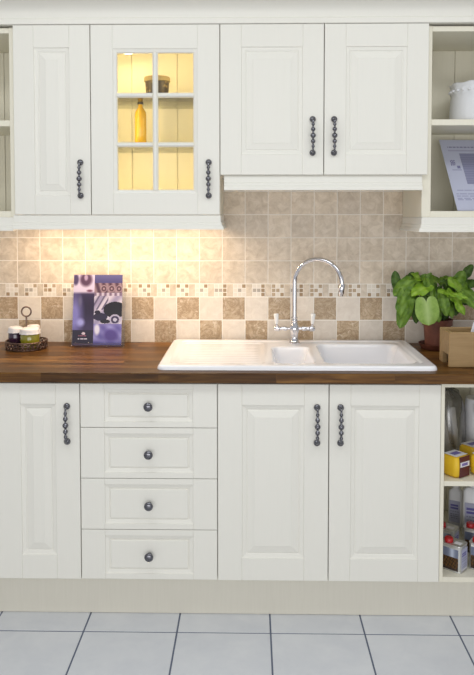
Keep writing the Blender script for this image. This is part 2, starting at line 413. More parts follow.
# worktop with the sink cut-out
bm = bmesh.new(); hx0, hx1, hy0, hy1 = 0.335, 1.262, 0.075, 0.530
X0, X1, Y0, Y1, Z0, Z1 = -0.72, 1.72, -0.020, 0.5985, 0.8840, 0.920
def ringz(z, o=0.0): return [bm.verts.new(c) for c in ((X0+o, Y0+o, z), (X1-o, Y0+o, z), (X1-o, Y1-o, z), (X0+o, Y1-o, z))]
def holez(z): return [bm.verts.new(c) for c in ((hx0, hy0, z), (hx1, hy0, z), (hx1, hy1, z), (hx0, hy1, z))]
a = ringz(Z0, 0.002); b = ringz(Z0+0.002); c = ringz(Z1-0.004); d = ringz(Z1-0.0012, 0.0012); e = ringz(Z1, 0.004); f = holez(Z1); g = holez(Z0)
for p, q in ((a, b), (b, c), (c, d), (d, e), (e, f), (f, g), (g, a)):
    for i in range(4): bm.faces.new([p[i], p[(i+1) % 4], q[(i+1) % 4], q[i]])
tag(obj('worktop', bm, M['walnut']), 'long dark oiled walnut worktop over the base cabinets', 'worktop')

# ================================================================== WALL UNITS
YU = 0.234; ZU = 1.483; ZT = 2.212; YC = YU+0.0195
def sm(a, b, x):
    t_ = max(0, min(1, (x-a)/(b-a))); return t_*t_*(3-2*t_)
t = thing('wall_cabinet', 'cream wall cabinet with one narrow panelled door, left of the glazed one', 'cabinet', (-0.30, 0, 0)); carcass(t, 0, 0.30, YC, 0.596, ZU, ZT)
door(t, 0, YU, ZU, 0.30, ZT-ZU, 0.081, 0.086, 0.074, hx=0.2595, hz=0.138)
t = thing('wall_cabinet', 'cream wall cabinet with six-pane glazed door, lit yellow inside', 'cabinet', (0, 0, 0))
carcass(t, 0, 0.5, YC, 0.596, ZU, ZT, mtl='paint_in')
beadboards(t, 0.0185, 0.4815, 0.580, ZU+0.0185, ZT-0.0185, 'paint_in', 0.085)
for z in (1.754, 1.944):
    obj('glass_shelf', BM(0.019, 0.481, 0.275, 0.578, z-0.003, z+0.003, bev=0.0008), M['shelf_glass'], t)
d = door(t, 0, YU, ZU, 0.5, ZT-ZU, 0.086, 0.090, 0.080, hx=0.4565, hz=0.138, glass=True)
ox0, ox1, oz0, oz1 = 0.086+0.017-0.0015, 0.5-0.086-0.017-0.0015, 0.080+0.017, ZT-ZU-0.090-0.017   # opening, local to the door
vx = (ox0+ox1)/2; mz = [1.754-ZU, 1.944-ZU]
def bar(x0, x1, z0, z1, vert):
    bm = bmesh.new(); W = (x1-x0) if vert else (z1-z0)
    prof = [(-W/2, 0.016), (-W/2, 0.0075), (-W*0.28, 0.0035), (-W*0.2, 0.0012), (W*0.2, 0.0012), (W*0.28, 0.0035), (W/2, 0.0075), (W/2, 0.016)]
    A = []; B_ = []
    for u, y in prof:
        if vert: A.append(bm.verts.new(((x0+x1)/2+u, y, z0))); B_.append(bm.verts.new(((x0+x1)/2+u, y, z1)))
        else: A.append(bm.verts.new((x0, y, (z0+z1)/2+u))); B_.append(bm.verts.new((x1, y, (z0+z1)/2+u)))
    n = len(prof)
    for i in range(n): bm.faces.new([A[i], A[(i+1) % n], B_[(i+1) % n], B_[i]])
    bm.faces.new(A); bm.faces.new(B_); return bm
obj('glazing_bar', bar(vx-0.0105, vx+0.0105, oz0-0.002, oz1+0.002, True), M['paint'], d)
for z in mz:
    obj('glazing_bar', bar(ox0-0.002, vx-0.0107, z-0.009, z+0.009, False), M['paint'], d)
    obj('glazing_bar', bar(vx+0.0107, ox1+0.002, z-0.009, z+0.009, False), M['paint'], d)
zz = [oz0, mz[0], mz[1], oz1]; xx = [ox0, vx, ox1]
for i in range(2):
    for j in range(3):
        obj('glass_pane', BM(xx[i]+0.0003, xx[i+1]-0.0003, 0.0100, 0.0125, zz[j]+0.0003, zz[j+1]-0.0003), M['pane'], d)
lm = obj('cabinet_lamp', lathe(bmesh.new(), [(0.020, 0), (0.020, -0.012), (0.034, -0.016), (0.036, -0.034), (0.033, -0.038), (0.028, -0.038)], 24, cx=0.108, cy=0.450, z0=ZT-0.0185), M['tin'], t, smooth=40)
obj('lens', lathe(bmesh.new(), [(0, -0.0375), (0.0275, -0.0375), (0.027, -0.0405), (0, -0.042)], 24, cx=0.108, cy=0.450, z0=ZT-0.0185), M['lampwarm'], lm)
def lamp(name, loc, power, size, col, rot=(0, 0, 0), sy=None, spread=None):
    o = area(name, loc, rot, size, sy or size, power, col)
    if spread: o.data.spread = spread
    return o
WARM = (1.0, 0.74, 0.36)
for xs, ry in ((0.040, 1), (0.460, -1)):  # strips added out of sight behind the stiles to even out the interior light
    obj('added_fill_strip', BM(xs-0.006, xs+0.006, 0.262, 0.270, ZU+0.03, ZT-0.03, bev=0.001), M['white'], t)
    lamp('added_fill_glow', (xs, 0.273, (ZU+ZT)/2), 1.5, 0.012, WARM, rot=(PI/2, 0, -ry*0.5), sy=0.62)
lamp('cabinet_lamp_glow', (0.108, 0.450, ZT-0.064), 0.30, 0.05, WARM)

ZS = 1.637
t = thing('wall_cabinet', 'short cream two-door wall cabinet above the sink', 'cabinet', (0.5, 0, 0)); carcass(t, 0, 0.78, YC, 0.596, ZS, ZT)
door(t, 0.0, YU, ZS, 0.40, ZT-ZS, 0.082, 0.086, 0.078, hx=0.3565, hz=0.148)
door(t, 0.4, YU, ZS, 0.40, ZT-ZS, 0.083, 0.086, 0.078, hx=0.0385, hz=0.148)
def open_wall(label, x0, x1, flip=False):
    t = thing('open_shelf_unit', label, 'shelf unit', (x0, 0, 0)); w_ = x1-x0; s0, s1 = (0.035, 0.018) if not flip else (0.018, 0.020)
    bm = bmesh.new(); y0 = YC+0.001; zb = 1.474
    box(bm, 0, s0, y0, 0.596, zb, ZT-0.004, 0.001); box(bm, w_-s1, w_, y0, 0.596, zb, ZT-0.004, 0.001)
    box(bm, s0, w_-s1, y0, 0.596, zb, 1.497); box(bm, s0, w_-s1, y0, 0.596, 2.186, ZT-0.006)
    obj('body', bm, M['paint_in'], t)
    obj('shelf', BM(s0, w_-s1, y0+0.002, 0.585, 1.828, 1.851, bev=0.001), M['paint_in'], t)
    beadboards(t, s0, w_-s1, 0.586, 1.497, 2.186, 'paint_in', 0.082 if not flip else 0.05)
    return t
open_wall('open cream wall shelf unit at the right end, with vase and leaflet', 1.2815, 1.72)
open_wall('open empty cream wall shelf unit at the left edge', -0.72, -0.3005, True)

# pelmets
pz0, pz1 = 1.4255, 1.4815
def pelmet_prof(yf, z0, z1): # (y,z)
    h = z1-z0
    return [(yf+0.004, z1), (yf+0.001, z1-0.004), (yf+0.001, z0+h*0.52), (yf-0.003, z0+h*0.46), (yf-0.003, z0+h*0.33), (yf-0.009, z0+h*0.20), (yf-0.011, z0+h*0.12), (yf-0.011, z0), (yf+0.018, z0), (yf+0.018, z1)]
def pelmet_mitred(x0, x1, yf, z0, z1, left_ret, right_ret, yback=0.596):
    """front run with returns; corners mitred"""
    prof = pelmet_prof(yf, z0, z1); bm = bmesh.new(); cols = []
    path = []
    if left_ret: path.append(('L', yback))
    path.append(('FL', None)); path.append(('FR', None))
    if right_ret: path.append(('R', yback))
    for kind, yb in path:
        ring = []
        for y, z in prof:
            o = y-yf   # outwards negative
            if kind == 'L': ring.append(bm.verts.new((x0+o, yb, z)))
            elif kind == 'FL': ring.append(bm.verts.new((x0+(o if left_ret else 0), y, z)))
            elif kind == 'FR': ring.append(bm.verts.new((x1-(o if right_ret else 0), y, z)))
            else: ring.append(bm.verts.new((x1-o, yb, z)))
        cols.append(ring)
    n = len(prof)
    for a, b in zip(cols, cols[1:]):
        for i in range(n): bm.faces.new([a[i], a[(i+1) % n], b[(i+1) % n], b[i]])
    bm.faces.new(cols[0]); bm.faces.new(cols[-1]); return bm
tag(obj('pelmet', pelmet_mitred(-0.305, 0.503, YU+0.001, pz0, pz1, False, True), M['paint']), 'moulded cream pelmet under the narrow and glazed wall cabinets', 'pelmet')
tag(obj('pelmet', pelmet_mitred(0.5155, 1.2805, YU+0.010, 1.578, 1.6365, False, False), M['paint']), 'moulded cream pelmet under the short two-door wall cabinet', 'pelmet')
tag(obj('pelmet', pelmet_mitred(1.279, 1.72, YU+0.010, 1.416, 1.4735, True, False), M['paint']), 'moulded cream pelmet under the right open shelf unit', 'pelmet')
tag(obj('pelmet', pelmet_mitred(-0.72, -0.3055, YU+0.010, 1.420, 1.4735, False, False), M['paint']), 'moulded cream pelmet under the left open shelf unit', 'pelmet')
# cornice
y = YU
cove = [(y+0.30, 2.2135), (y-0.002, 2.2135), (y-0.004, 2.2155), (y-0.004, 2.2330), (y-0.001, 2.2360), (y+0.001, 2.2395)]
for k in range(0, 9):
    a = k/8*PI/2; cove.append((y+0.001-0.115*(1-math.cos(a)), 2.2395+0.080*math.sin(a)))
cove += [(y-0.120, 2.3245), (y-0.120, 2.3420), (y+0.30, 2.3420)]
tag(obj('cornice', sweep_x(cove, -0.72, 1.72), M['paint'], smooth=30), 'cream coved cornice along the top of all the wall cabinets', 'cornice')
# strip light under the left wall cabinets
t = thing('strip_light', 'warm strip light under the glazed wall cabinet, behind the pelmet', 'light', (0.07, 0.40, ZU-0.0005))
obj('housing', BM(-0.37, 0.41, -0.02, 0.02, -0.018, -0.0005, bev=0.003), M['white'], t)
obj('diffuser', BM(-0.36, 0.40, -0.016, 0.016, -0.024, -0.0185, bev=0.002), M['lampstrip'], t)
lamp('strip_light_glow', (0.06, 0.40, ZU-0.027), 4.8, 0.80, (1.0, 0.75, 0.50), sy=0.03)

# ================================================================== SINK
bm = bmesh.new(); SX0, SX1, SY0, SY1 = 0.277, 1.298, 0.028, 0.585
NX, NY = 220, 120; Wd, Dd = SX1-SX0, SY1-SY0
def rrect(x, y, x0, x1, y0, y1, r):  # signed distance inside positive
    dx = max(x0+r-x, x-(x1-r), 0); dy = max(y0+r-y, y-(y1-r), 0)
    if dx > 0 or dy > 0: return r-math.hypot(dx, dy)
    return min(x-x0, x1-x, y-y0, y1-y)
def sinkz(x, y):
    d = rrect(x, y, 0, Wd, 0, Dd, 0.03)
    z = 0.9203 + 0.0165*math.sqrt(max(0, 1-(1-min(1, d/0.011))**2))
    z -= 0.0045*sm(0, 0.012, rrect(x, y, 0.040, Wd-0.040, 0.045, Dd-0.035, 0.03))
    z -= 0.004*sm(0, 0.02, rrect(x, y, 0.055, 0.40, 0.060, Dd-0.06, 0.03))
    if 0.08 < x < 0.38 and 0.10 < y < Dd-0.10: z += 0.0016*(0.5+0.5*math.cos((y-0.1)/0.034*2*PI))*sm(0.08, 0.11, x)*(1-sm(0.35, 0.38, x))
    z -= 0.105*sm(0, 0.045, rrect(x, y, 0.425, 0.585, 0.065, 0.405, 0.04))
    z -= 0.160*sm(0, 0.060, rrect(x, y, 0.615, 0.965, 0.065, 0.475, 0.05))
    return z
V = []
ed = [0, 0.0006, 0.0015, 0.003, 0.005, 0.008]
def grid(L, n): 
    inner = [0.011+(L-0.022)*i/n for i in range(n+1)]
    return ed + inner + [L-v for v in reversed(ed)]
gx, gy = grid(Wd, NX), grid(Dd, NY)
def clampc(x, y):
    r = 0.03
    cx = min(max(x, r), Wd-r); cy = min(max(y, r), Dd-r); dx, dy = x-cx, y-cy
    if dx and dy:
        # squircle map of the square corner to a round one
        m_ = max(abs(dx), abs(dy)); L = math.hypot(dx, dy); s = m_/L; return cx+dx*s, cy+dy*s
    return x, y
for yv in gy:
    row = []
    for xv in gx:
        a, b = clampc(xv, yv); row.append(bm.verts.new((SX0+a, SY0+b, sinkz(a, b))))
    V.append(row)
for j in range(len(gy)-1):
    for i in range(len(gx)-1): bm.faces.new([V[j][i], V[j][i+1], V[j+1][i+1], V[j+1][i]])
sk = obj('basin', bm, M['ceramic'], None, smooth=180)
t = thing('sink', 'white ceramic inset sink with drainer and one and a half bowls', 'sink', (0, 0, 0)); sk.parent = t
for cx_, cy_, zz_ in ((SX0+0.495, SY0+0.225, 0.823), (SX0+0.775, SY0+0.26, 0.768)):
    obj('drain', lathe(bmesh.new(), [(0, 0), (0.012, 0.0005), (0.022, 0.0012), (0.036, 0.003), (0.042, 0.0015), (0.043, 0)], 28, cx=cx_, cy=cy_, z0=zz_), M['chrome'], t, smooth=50)

# ================================================================== TAP
t = thing('kitchen_tap', 'tall chrome swan-neck mixer tap with white lever tips behind the sink bowls', 'tap', (0.806, 0.505, 0.9330))
bm = lathe(bmesh.new(), [(0.024, 0), (0.025, 0.004), (0.021, 0.008), (0.017, 0.014), (0.0155, 0.03), (0.017, 0.045), (0.0205, 0.052), (0.0215, 0.062), (0.020, 0.074), (0.015, 0.084), (0.0125, 0.092), (0.0135, 0.096), (0.0135, 0.101), (0.012, 0.105)], 28)
obj('tap_body', bm, M['chrome'], t, smooth=50)
# neck
pts = [(0, 0, 0.10), (0, 0, 0.16), (0, 0, 0.22), (0, 0, 0.262)]
ex, ey = 0.188, -0.110; rr_ = math.hypot(ex, ey)/2
for k in range(1, 15):
    a = PI - k/15*PI*1.15; u = (1+math.cos(a))/2; pts.append((ex*u*1.0, ey*u, 0.262+0.102*math.sin(a)))
obj('swan_neck', tube(bmesh.new(), pts, [0.0100]*3+[0.0095]*(len(pts)-3), 16), M['chrome'], t, smooth=60)
obj('neck_ring', lathe(bmesh.new(), [(0.010, 0), (0.0135, 0.001), (0.0145, 0.004), (0.0135, 0.007), (0.010, 0.008)], 24, z0=0.107), M['chrome'], t, smooth=50)
p1 = Vector(pts[-1]); d1 = (Vector(pts[-1])-Vector(pts[-2])).normalized()
obj('spout', tube(bmesh.new(), [p1-d1*0.03, p1-d1*0.027, p1+d1*0.010, p1+d1*0.014, p1+d1*0.022], [0.010, 0.0125, 0.0125, 0.0105, 0.0095], 16), M['chrome'], t, smooth=40)
for s in (-1, 1):
    bm = tube(bmesh.new(), [(s*0.012, 0, 0.064), (s*0.030, 0, 0.064), (s*0.034, 0, 0.064), (s*0.045, 0, 0.064), (s*0.050, 0, 0.064), (s*0.062, 0, 0.064), (s*0.066, 0, 0.064), (s*0.083, 0, 0.064), (s*0.087, 0, 0.064)], [0.0075, 0.007, 0.0105, 0.0105, 0.0085, 0.0085, 0.012, 0.012, 0.009], 16)
    tube(bm, [(s*0.075, 0, 0.070), (s*0.0755, -0.002, 0.082), (s*0.076, -0.004, 0.086)], [0.007, 0.005, 0.006], 14)
    lv = obj('lever', bm, M['chrome'], t, smooth=40)
    bm = bmesh.new(); mt = Matrix.Translation((s*0.076, -0.004, 0.085)) @ Matrix.Rotation(s*0.06, 4, 'Y') @ Matrix.Rotation(0.08, 4, 'X')
    lathe(bm, [(0.0065, 0), (0.0075, 0.004), (0.0105, 0.036), (0.011, 0.041), (0.009, 0.044), (0, 0.045)], 20, mtx=mt)
    obj('lever_tip', bm, M['porcelain'], lv, smooth=50)

# ================================================================== prints (flat artwork as vertex colour)
def lin(c): return tuple((v/255/12.92 if v/255 <= 0.04045 else ((v/255+0.055)/1.055)**2.4) for v in c)
def print_sheet(name, w_, h_, nx, ny, fn, parent, loc, rot, thick=0.001, two=M['white']):
    verts = []; faces = []; cols = []
    for j in range(ny+1):
        for i in range(nx+1): verts.append((w_*i/nx, -thick/2, h_*j/ny))
    for j in range(ny):
        for i in range(nx):
            a = j*(nx+1)+i; faces.append((a, a+1, a+nx+2, a+nx+1)); cols.append(lin(fn((i+0.5)/nx, (j+0.5)/ny)))
    nf = len(faces); b0 = len(verts)
    verts += [(0, -thick/2, 0), (w_, -thick/2, 0), (w_, -thick/2, h_), (0, -thick/2, h_), (0, thick/2, 0), (w_, thick/2, 0), (w_, thick/2, h_), (0, thick/2, h_)]
    bk = [(4, 7, 6, 5), (0, 4, 5, 1), (1, 5, 6, 2), (2, 6, 7, 3), (3, 7, 4, 0)]
    faces += [tuple(b0+q for q in f_) for f_ in bk]
    me = bpy.data.meshes.new(name); me.from_pydata(verts, [], faces)
    at = me.color_attributes.new('ink', 'FLOAT_COLOR', 'CORNER'); k = 0
    for fi, p in enumerate(me.polygons):
        c = cols[fi] if fi < nf else (0.7, 0.7, 0.72)
        for _ in p.vertices: at.data[k].color = (*c, 1); k += 1
    return link(name, me, parent, [M['print']], loc, rot)
def mixc(a, b, t_): t_ = max(0, min(1, t_)); return tuple(a[i]*(1-t_)+b[i]*t_ for i in range(3))
def blob(u, v, cx, cy, rx, ry): return math.hypot((u-cx)/rx, (v-cy)/ry)
def cover(u, v):
    if u < 0.43:
        if v < 0.215:
            c = (34, 26, 52)
            if blob(u, v, 0.225, 0.165, 0.035, 0.018) < 1: c = (226, 205, 215)
            elif 0.13 < u < 0.30 and 0.128 < v < 0.142 and int(u*70) % 5: c = (150, 90, 110)
            elif 0.11 < u < 0.31 and 0.078 < v < 0.098 and int(u*80) % 6: c = (215, 210, 225)
            return mixc(c, (70, 50, 100), (0.03-v)/0.03 if v < 0.03 else 0)
        c = mixc((38, 28, 58), (60, 46, 86), math.sin(v*9)*0.5+0.5)
        c = mixc((126, 122, 190), c, blob(u, v, 0.02, 0.42, 0.17, 0.30)-0.4)
        c = mixc((160, 160, 220), c, (blob(u, v, 0.16, 0.32, 0.10, 0.07)-0.4)*1.4)
        c = mixc((100, 96, 130), c, (blob(u, v, 0.14, 0.62, 0.05, 0.10)-0.3)*1.2)
        if v > 0.72:
            c = mixc(c, (205, 195, 222), (v-0.72)/0.04)
            c = mixc((84, 56, 84), c, (blob(u, v, 0.25, 0.93, 0.13, 0.10)-0.7)*2)
            c = mixc((170, 150, 180), c, (blob(u, v, 0.25, 0.96, 0.05, 0.06)-0.5)*2)
            c = mixc((74, 60, 100), c, (blob(u, v, 0.04, 0.93, 0.07, 0.09)-0.6)*2)
            c = mixc((112, 62, 90), c, (blob(u, v, 0.33, 0.77, 0.10, 0.03)-0.3)*2)
        return c
    c = (206, 200, 216)
    if v > 0.88: c = mixc((70, 66, 120), (96, 92, 140), (v-0.88)/0.12)
    elif v > 0.74:
        c = mixc((150, 128, 138), (70, 44, 66), 0.5+0.5*math.sin(u*46+v*20))
        for cx_ in (0.62, 0.78, 0.93):
            b_ = blob(u, v, cx_, 0.80, 0.065, 0.05)
            if b_ < 1: c = mixc((60, 34, 50), (196, 172, 180), abs(b_-0.55)*2)
    elif v > 0.70: c = mixc((206, 200, 216), (110, 90, 120), 0.5+0.5*math.sin(u*60))
    else:
        c = mixc(c, (150, 142, 176), 0.5+0.5*math.sin(u*19-v*23))
        if 0.50 < v and u < 0.72:
            st = math.sin((v-u*1.25)*46)
            if st > 0.2: c = mixc(c, (98, 90, 120), (st-0.2)*2)
        if blob(u, v, 0.86, 0.50, 0.24, 0.115) < 1: c = (22, 18, 30)
        if blob(u, v, 0.56, 0.40, 0.15, 0.055) < 1: c = (40, 34, 62)
        if blob(u, v, 0.50, 0.465, 0.06, 0.03) < 1: c = (30, 26, 48)
        b_ = blob(u, v, 0.86, 0.36, 0.12, 0.075)
        if b_ < 1: c = (180, 174, 198) if b_ > 0.7 else (58, 48, 82) if b_ > 0.35 else (190, 186, 208)
        if blob(u, v, 0.66, 0.335, 0.10, 0.03) < 1: c = (26, 22, 40)
        if v < 0.30:
            c = mixc((98, 88, 160), (150, 146, 205), 0.5+0.5*math.sin(u*21+v*17)*math.cos(v*26))
            c = mixc((82, 64, 140), c, (blob(u, v, 0.78, 0.14, 0.16, 0.10)-0.6)*2)
            c = mixc((222, 220, 236), c, (blob(u, v, 0.50, 0.22, 0.07, 0.10)-0.5)*2)
            c = mixc((60, 58, 130), c, (v-0.015)/0.05)
    return c
# brochure in its clear stand
bx, by = -0.150, 0.500; lean = 0.17
t = thing('brochure_stand', 'clear acrylic stand holding the purple brochure, on the worktop near the wall', 'stand', (bx, by, 0.9195), 0.0)
bm = BM(-0.004, 0.226, 0.004, 0.0065, 0, 0.27, bev=0.0005); obj('back_plate', bm, M['acrylic'], t, rot=(-lean, 0, 0), loc=(0, 0, 0.001))
bm = BM(-0.004, 0.226, -0.030, 0.006, 0, 0.003, bev=0.0005); box(bm, -0.004, 0.226, -0.030, -0.0275, 0.003, 0.018, 0.0005); obj('front_lip', bm, M['acrylic'], t)
bm = BM(-0.004, 0.226, 0.0, 0.060, 0.0, 0.003, bev=0.0005); obj('foot', bm, M['acrylic'], t)
s = print_sheet('brochure', 0.212, 0.303, 96, 136, cover, None, (bx+0.002, by-0.002, 0.9235), (-lean, 0, 0), 0.003)
tag(s, 'purple glossy brochure with kitchen photographs on its cover, standing on the worktop', 'brochure')
# leaflet in right wall shelf
def sheet(u, v):
    c = (202, 206, 226)
    U = u; 
    if 0.30 < U < 0.97 and 0.36 < v < 0.80:
        c = (152, 154, 182)
        if int(v*90) % 3 == 0: c = (136, 138, 168)
    elif 0.10 < U < 0.19 and 0.62 < v < 0.70: c = (112, 112, 158) if (int(u*90)+int(v*80)) % 2 else (190, 190, 215)
    elif 0.20 < U < 0.26 and 0.58 < v < 0.62: c = (130, 130, 170)
    elif 0.10 < U < 0.27 and 0.53 < v < 0.57 and int(v*140) % 2: c = (176, 178, 205)
    elif 0.12 < U < 0.60 and 0.88 < v < 0.905: c = (150, 150, 180) if int(u*60) % 4 else c
    elif 0.12 < U < 0.9 and 0.83 < v < 0.85: c = (180, 180, 206)
    elif 0.06 < U < 0.95 and 0.12 < v < 0.29:
        if int(v*110) % 3 == 0 and int(u*50+v*40) % 7: c = (150, 152, 188)
    return c
s = print_sheet('leaflet', 0.235, 0.368, 70, 100, sheet, None, (1.434, 0.300, 1.4985), (-0.67, 0, -0.12), 0.002)
s.rotation_euler = (-0.62, 0.0, 0.10)
tag(s, 'large white printed leaflet leaning back in the right open wall unit', 'leaflet')

# ================================================================== vase on upper shelf
t = thing('vase', 'white ribbed vase with frilled band on the upper right open shelf', 'vase', (1.545, 0.42, 1.8515))
bm = bmesh.new(); n = 72; prof = [(0, 0), (0.108, 0.0), (0.112, 0.003), (0.1125, 0.02), (0.111, 0.05), (0.108, 0.09), (0.105, 0.115), (0.108, 0.12), (0.108, 0.142), (0.106, 0.146), (0.112, 0.158), (0.109, 0.160), (0.100, 0.146), (0.098, 0.10), (0.10, 0.006), (0, 0.006)]
rings = []
for r, z in prof:
    if r == 0: rings.append([bm.verts.new((0, 0, z))]); continue
    rg = []
    for i in range(n):
        a = 2*PI*i/n; k = 0.0012*math.cos(a*36) if 0.01 < z < 0.118 else (0.0022*math.cos(a*18) if 0.118 <= z < 0.145 else 0.002*math.cos(a*9))
        rg.append(bm.verts.new(((r+k)*math.cos(a), (r+k)*math.sin(a), z+(0.002*math.cos(a*9) if z > 0.15 else 0))))
    rings.append(rg)
for a, b in zip(rings, rings[1:]):
    for i in range(n):
        j = (i+1) % n
        if len(a) == 1: bm.faces.new([a[0], b[i], b[j]])
        elif len(b) == 1: bm.faces.new([a[i], a[j], b[0]])
        else: bm.faces.new([a[i], a[j], b[j], b[i]])
obj('vase_body', bm, M['knit'], t, smooth=60)
bm = bmesh.new()
for i in range(26):
    a = 2*PI*i/26; lathe(bm, [(0, -0.006), (0.005, -0.004), (0.007, 0), (0.005, 0.004), (0, 0.006)], 8, cx=0.110*math.cos(a), cy=0.110*math.sin(a), z0=0.130)
obj('frill', bm, M['knit'], t, smooth=60)

# ================================================================== in the lit cabinet
t = thing('oil_bottle', 'yellow oil bottle with black stopper on the lower glass shelf', 'bottle', (0.165, 0.42, 1.7573))
obj('bottle_glass', lathe(bmesh.new(), [(0, 0), (0.022, 0), (0.024, 0.003), (0.024, 0.135), (0.022, 0.148), (0.014, 0.160), (0.0095, 0.166), (0.009, 0.182)], 24), M['oil'], t, smooth=50)
obj('stopper', lathe(bmesh.new(), [(0.0092, 0), (0.0125, 0.001), (0.0125, 0.012), (0.0140, 0.013), (0.0140, 0.026), (0.011, 0.028), (0, 0.028)], 20, z0=0.178), M['black'], t, smooth=40)
t = thing('storage_pot', 'small brown speckled pot with straw rim on the upper glass shelf', 'pot', (0.2345, 0.42, 1.9473))
obj('pot_body', lathe(bmesh.new(), [(0, 0), (0.040, 0), (0.043, 0.003), (0.049, 0.072), (0.049, 0.078)], 28), M['speckle'], t, smooth=50)
obj('rim_band', lathe(bmesh.new(), [(0.049, 0), (0.0535, 0.002), (0.0535, 0.018), (0.050, 0.021), (0.045, 0.022), (0, 0.019)], 28, z0=0.078), M['pot_rim'], t, smooth=40)

# ================================================================== condiment caddy and jars
cx, cy = -0.325, 0.440
t = thing('jar_caddy', 'bronze wire caddy with ring handle holding three jars, left end of worktop', 'caddy', (cx, cy, 0.9195))
bm = bmesh.new(); RB = 0.085
circ = lambda r, z, n=40: [(r*math.cos(2*PI*i/n), r*math.sin(2*PI*i/n), z) for i in range(n)]
tube(bm, circ(RB*0.95, 0.004), 0.0032, 8, close=True); tube(bm, circ(RB, 0.034), 0.0030, 8, close=True); tube(bm, circ(RB*0.98, 0.019), 0.002, 6, close=True)
for ph in (0, PI/20*1.0):
    tube(bm, [((RB*0.985+0.002*math.cos(10*a+ph))*math.cos(a), (RB*0.985)*math.sin(a), 0.019+0.012*math.sin(13*a+ph*20)) for a in [2*PI*i/240 for i in range(240)]], 0.0030, 6, close=True)
obj('wire_basket', bm, M['wire'], t, smooth=60)
obj('base_disc', lathe(bmesh.new(), [(0, 0), (0.076, 0), (0.076, 0.003), (0, 0.003)], 36, z0=0.0005), M['wire'], t)
bm = bmesh.new(); tube(bm, [(0, 0, 0.003), (0, 0, 0.05), (0, 0, 0.136)], 0.0034, 8)
tube(bm, [(0.020*math.sin(2*PI*i/28), 0, 0.156-0.020*math.cos(2*PI*i/28)) for i in range(28)], 0.0034, 8, close=True)
obj('handle', bm, M['wire'], t, smooth=60)
def jar(a, mt, label, r=0.0335, dr=0.0405):
    t = thing('jam_jar', label, 'jar', (cx+dr*math.cos(a), cy+dr*math.sin(a), 0.9235), 0)
    obj('jar_body', lathe(bmesh.new(), [(0, 0), (r*0.9, 0), (r, 0.004), (r, 0.060), (r*0.92, 0.067), (r*0.86, 0.072), (0, 0.072)], 24), M[mt], t, smooth=50)
    n = 48; bm = bmesh.new(); rings = []
    for rr, z, k in ((0, 0.089, 0), (r*0.80, 0.0885, 0), (r*0.95, 0.086, 0), (r*1.00, 0.081, 0.0), (r*0.99, 0.075, 0.0006), (r*1.06, 0.068, 0.0016), (r*1.08, 0.065, 0.002)):
        rings.append([bm.verts.new((0, 0, z))] if rr == 0 else [bm.verts.new(((rr+k*math.cos(12*2*PI*i/n))*math.cos(2*PI*i/n), (rr+k*math.cos(12*2*PI*i/n))*math.sin(2*PI*i/n), z)) for i in range(n)])
    for p, q in zip(rings, rings[1:]):
        for i in range(n):
            j = (i+1) % n
            bm.faces.new([p[0], q[i], q[j]] if len(p) == 1 else [p[i], p[j], q[j], q[i]])
    obj('cloth_lid', bm, M['lid'], t, smooth=60)
jar(math.radians(-50), 'pickle', 'white-topped jar of green relish, nearest in the wire caddy', 0.0395, 0.036)
jar(math.radians(178), 'jam', 'white-topped jar of dark purple jam, left in the wire caddy', 0.0300, 0.047)
jar(math.radians(72), 'amber', 'white-topped jar of brown preserve, back right in the wire caddy', 0.0270, 0.049)

# ================================================================== wooden box
t = thing('wooden_box', 'pale wooden trough with a notched foot, right end of the worktop', 'box', (1.349, 0.088, 0.9205))
def sideplate(x0):  # end with notch, thickness along x
    return [(0, 0), (0.022, 0), (0.022, 0)]
bm = bmesh.new(); Hh = 0.130; L = 0.34; Dp = 0.135
box(bm, 0, L, 0, 0.016, 0, Hh, 0.003)
obj('front_board', bm, M['blond'], t)
obj('back_board', BM(0, L, Dp-0.016, Dp, 0, Hh, bev=0.003), M['blond'], t)
for xs in (0.0012, L-0.0172):
    bm = bmesh.new()
    poly = [(0.0162, 0.0005), (0.030, 0.0005), (0.030, 0.045), (Dp-0.060, 0.045), (Dp-0.060, 0.0005), (Dp-0.0162, 0.0005), (Dp-0.0162, Hh-0.002), (0.0162, Hh-0.002)]
    poly = [(0.0165, 0.045), (Dp-0.045, 0.045), (Dp-0.045, 0.0005), (Dp-0.0165, 0.0005), (Dp-0.0165, Hh-0.002), (0.0165, Hh-0.002)]
    sweep_x(poly, xs, xs+0.016, bm=bm); obj('end_board', bm, M['blond'], t)
obj('bottom_board', BM(0.018, L-0.018, 0.0165, Dp-0.0165, 0.050, 0.060), M['blond'], t)
bm = BM(-0.045, 0.045, -0.0015, 0.0015, 0, 0.085, bev=0.0005)
tag(obj('card', bm, M['white'], None, loc=(1.478, 0.150, 0.986), rot=(-0.12, 0.30, 0.0)), 'blank white card standing inside the pale wooden trough', 'card')

# ================================================================== plant
px_, py_, pz_ = 1.403, 0.465, 0.9203
t = thing('flowerpot_saucer', 'brown terracotta saucer under the potted plant on the worktop', 'saucer', (px_, py_, pz_))
obj('saucer_dish', lathe(bmesh.new(), [(0, 0), (0.062, 0), (0.066, 0.002), (0.075, 0.022), (0.077, 0.024), (0.073, 0.024), (0.064, 0.006), (0, 0.005)], 36), M['terracotta'], t, smooth=50)
t = thing('potted_plant', 'bushy green potted plant in a brown terracotta pot beside the sink', 'plant', (px_, py_, pz_+0.0056))
obj('pot', lathe(bmesh.new(), [(0, 0), (0.048, 0), (0.050, 0.002), (0.056, 0.094), (0.062, 0.095), (0.064, 0.120), (0.060, 0.121), (0.057, 0.102), (0, 0.100)], 36), M['terracotta'], t, smooth=40)
obj('soil', lathe(bmesh.new(), [(0, 0.108), (0.03, 0.109), (0.0575, 0.105)], 24, caps=False), M['soil'], t, smooth=60)
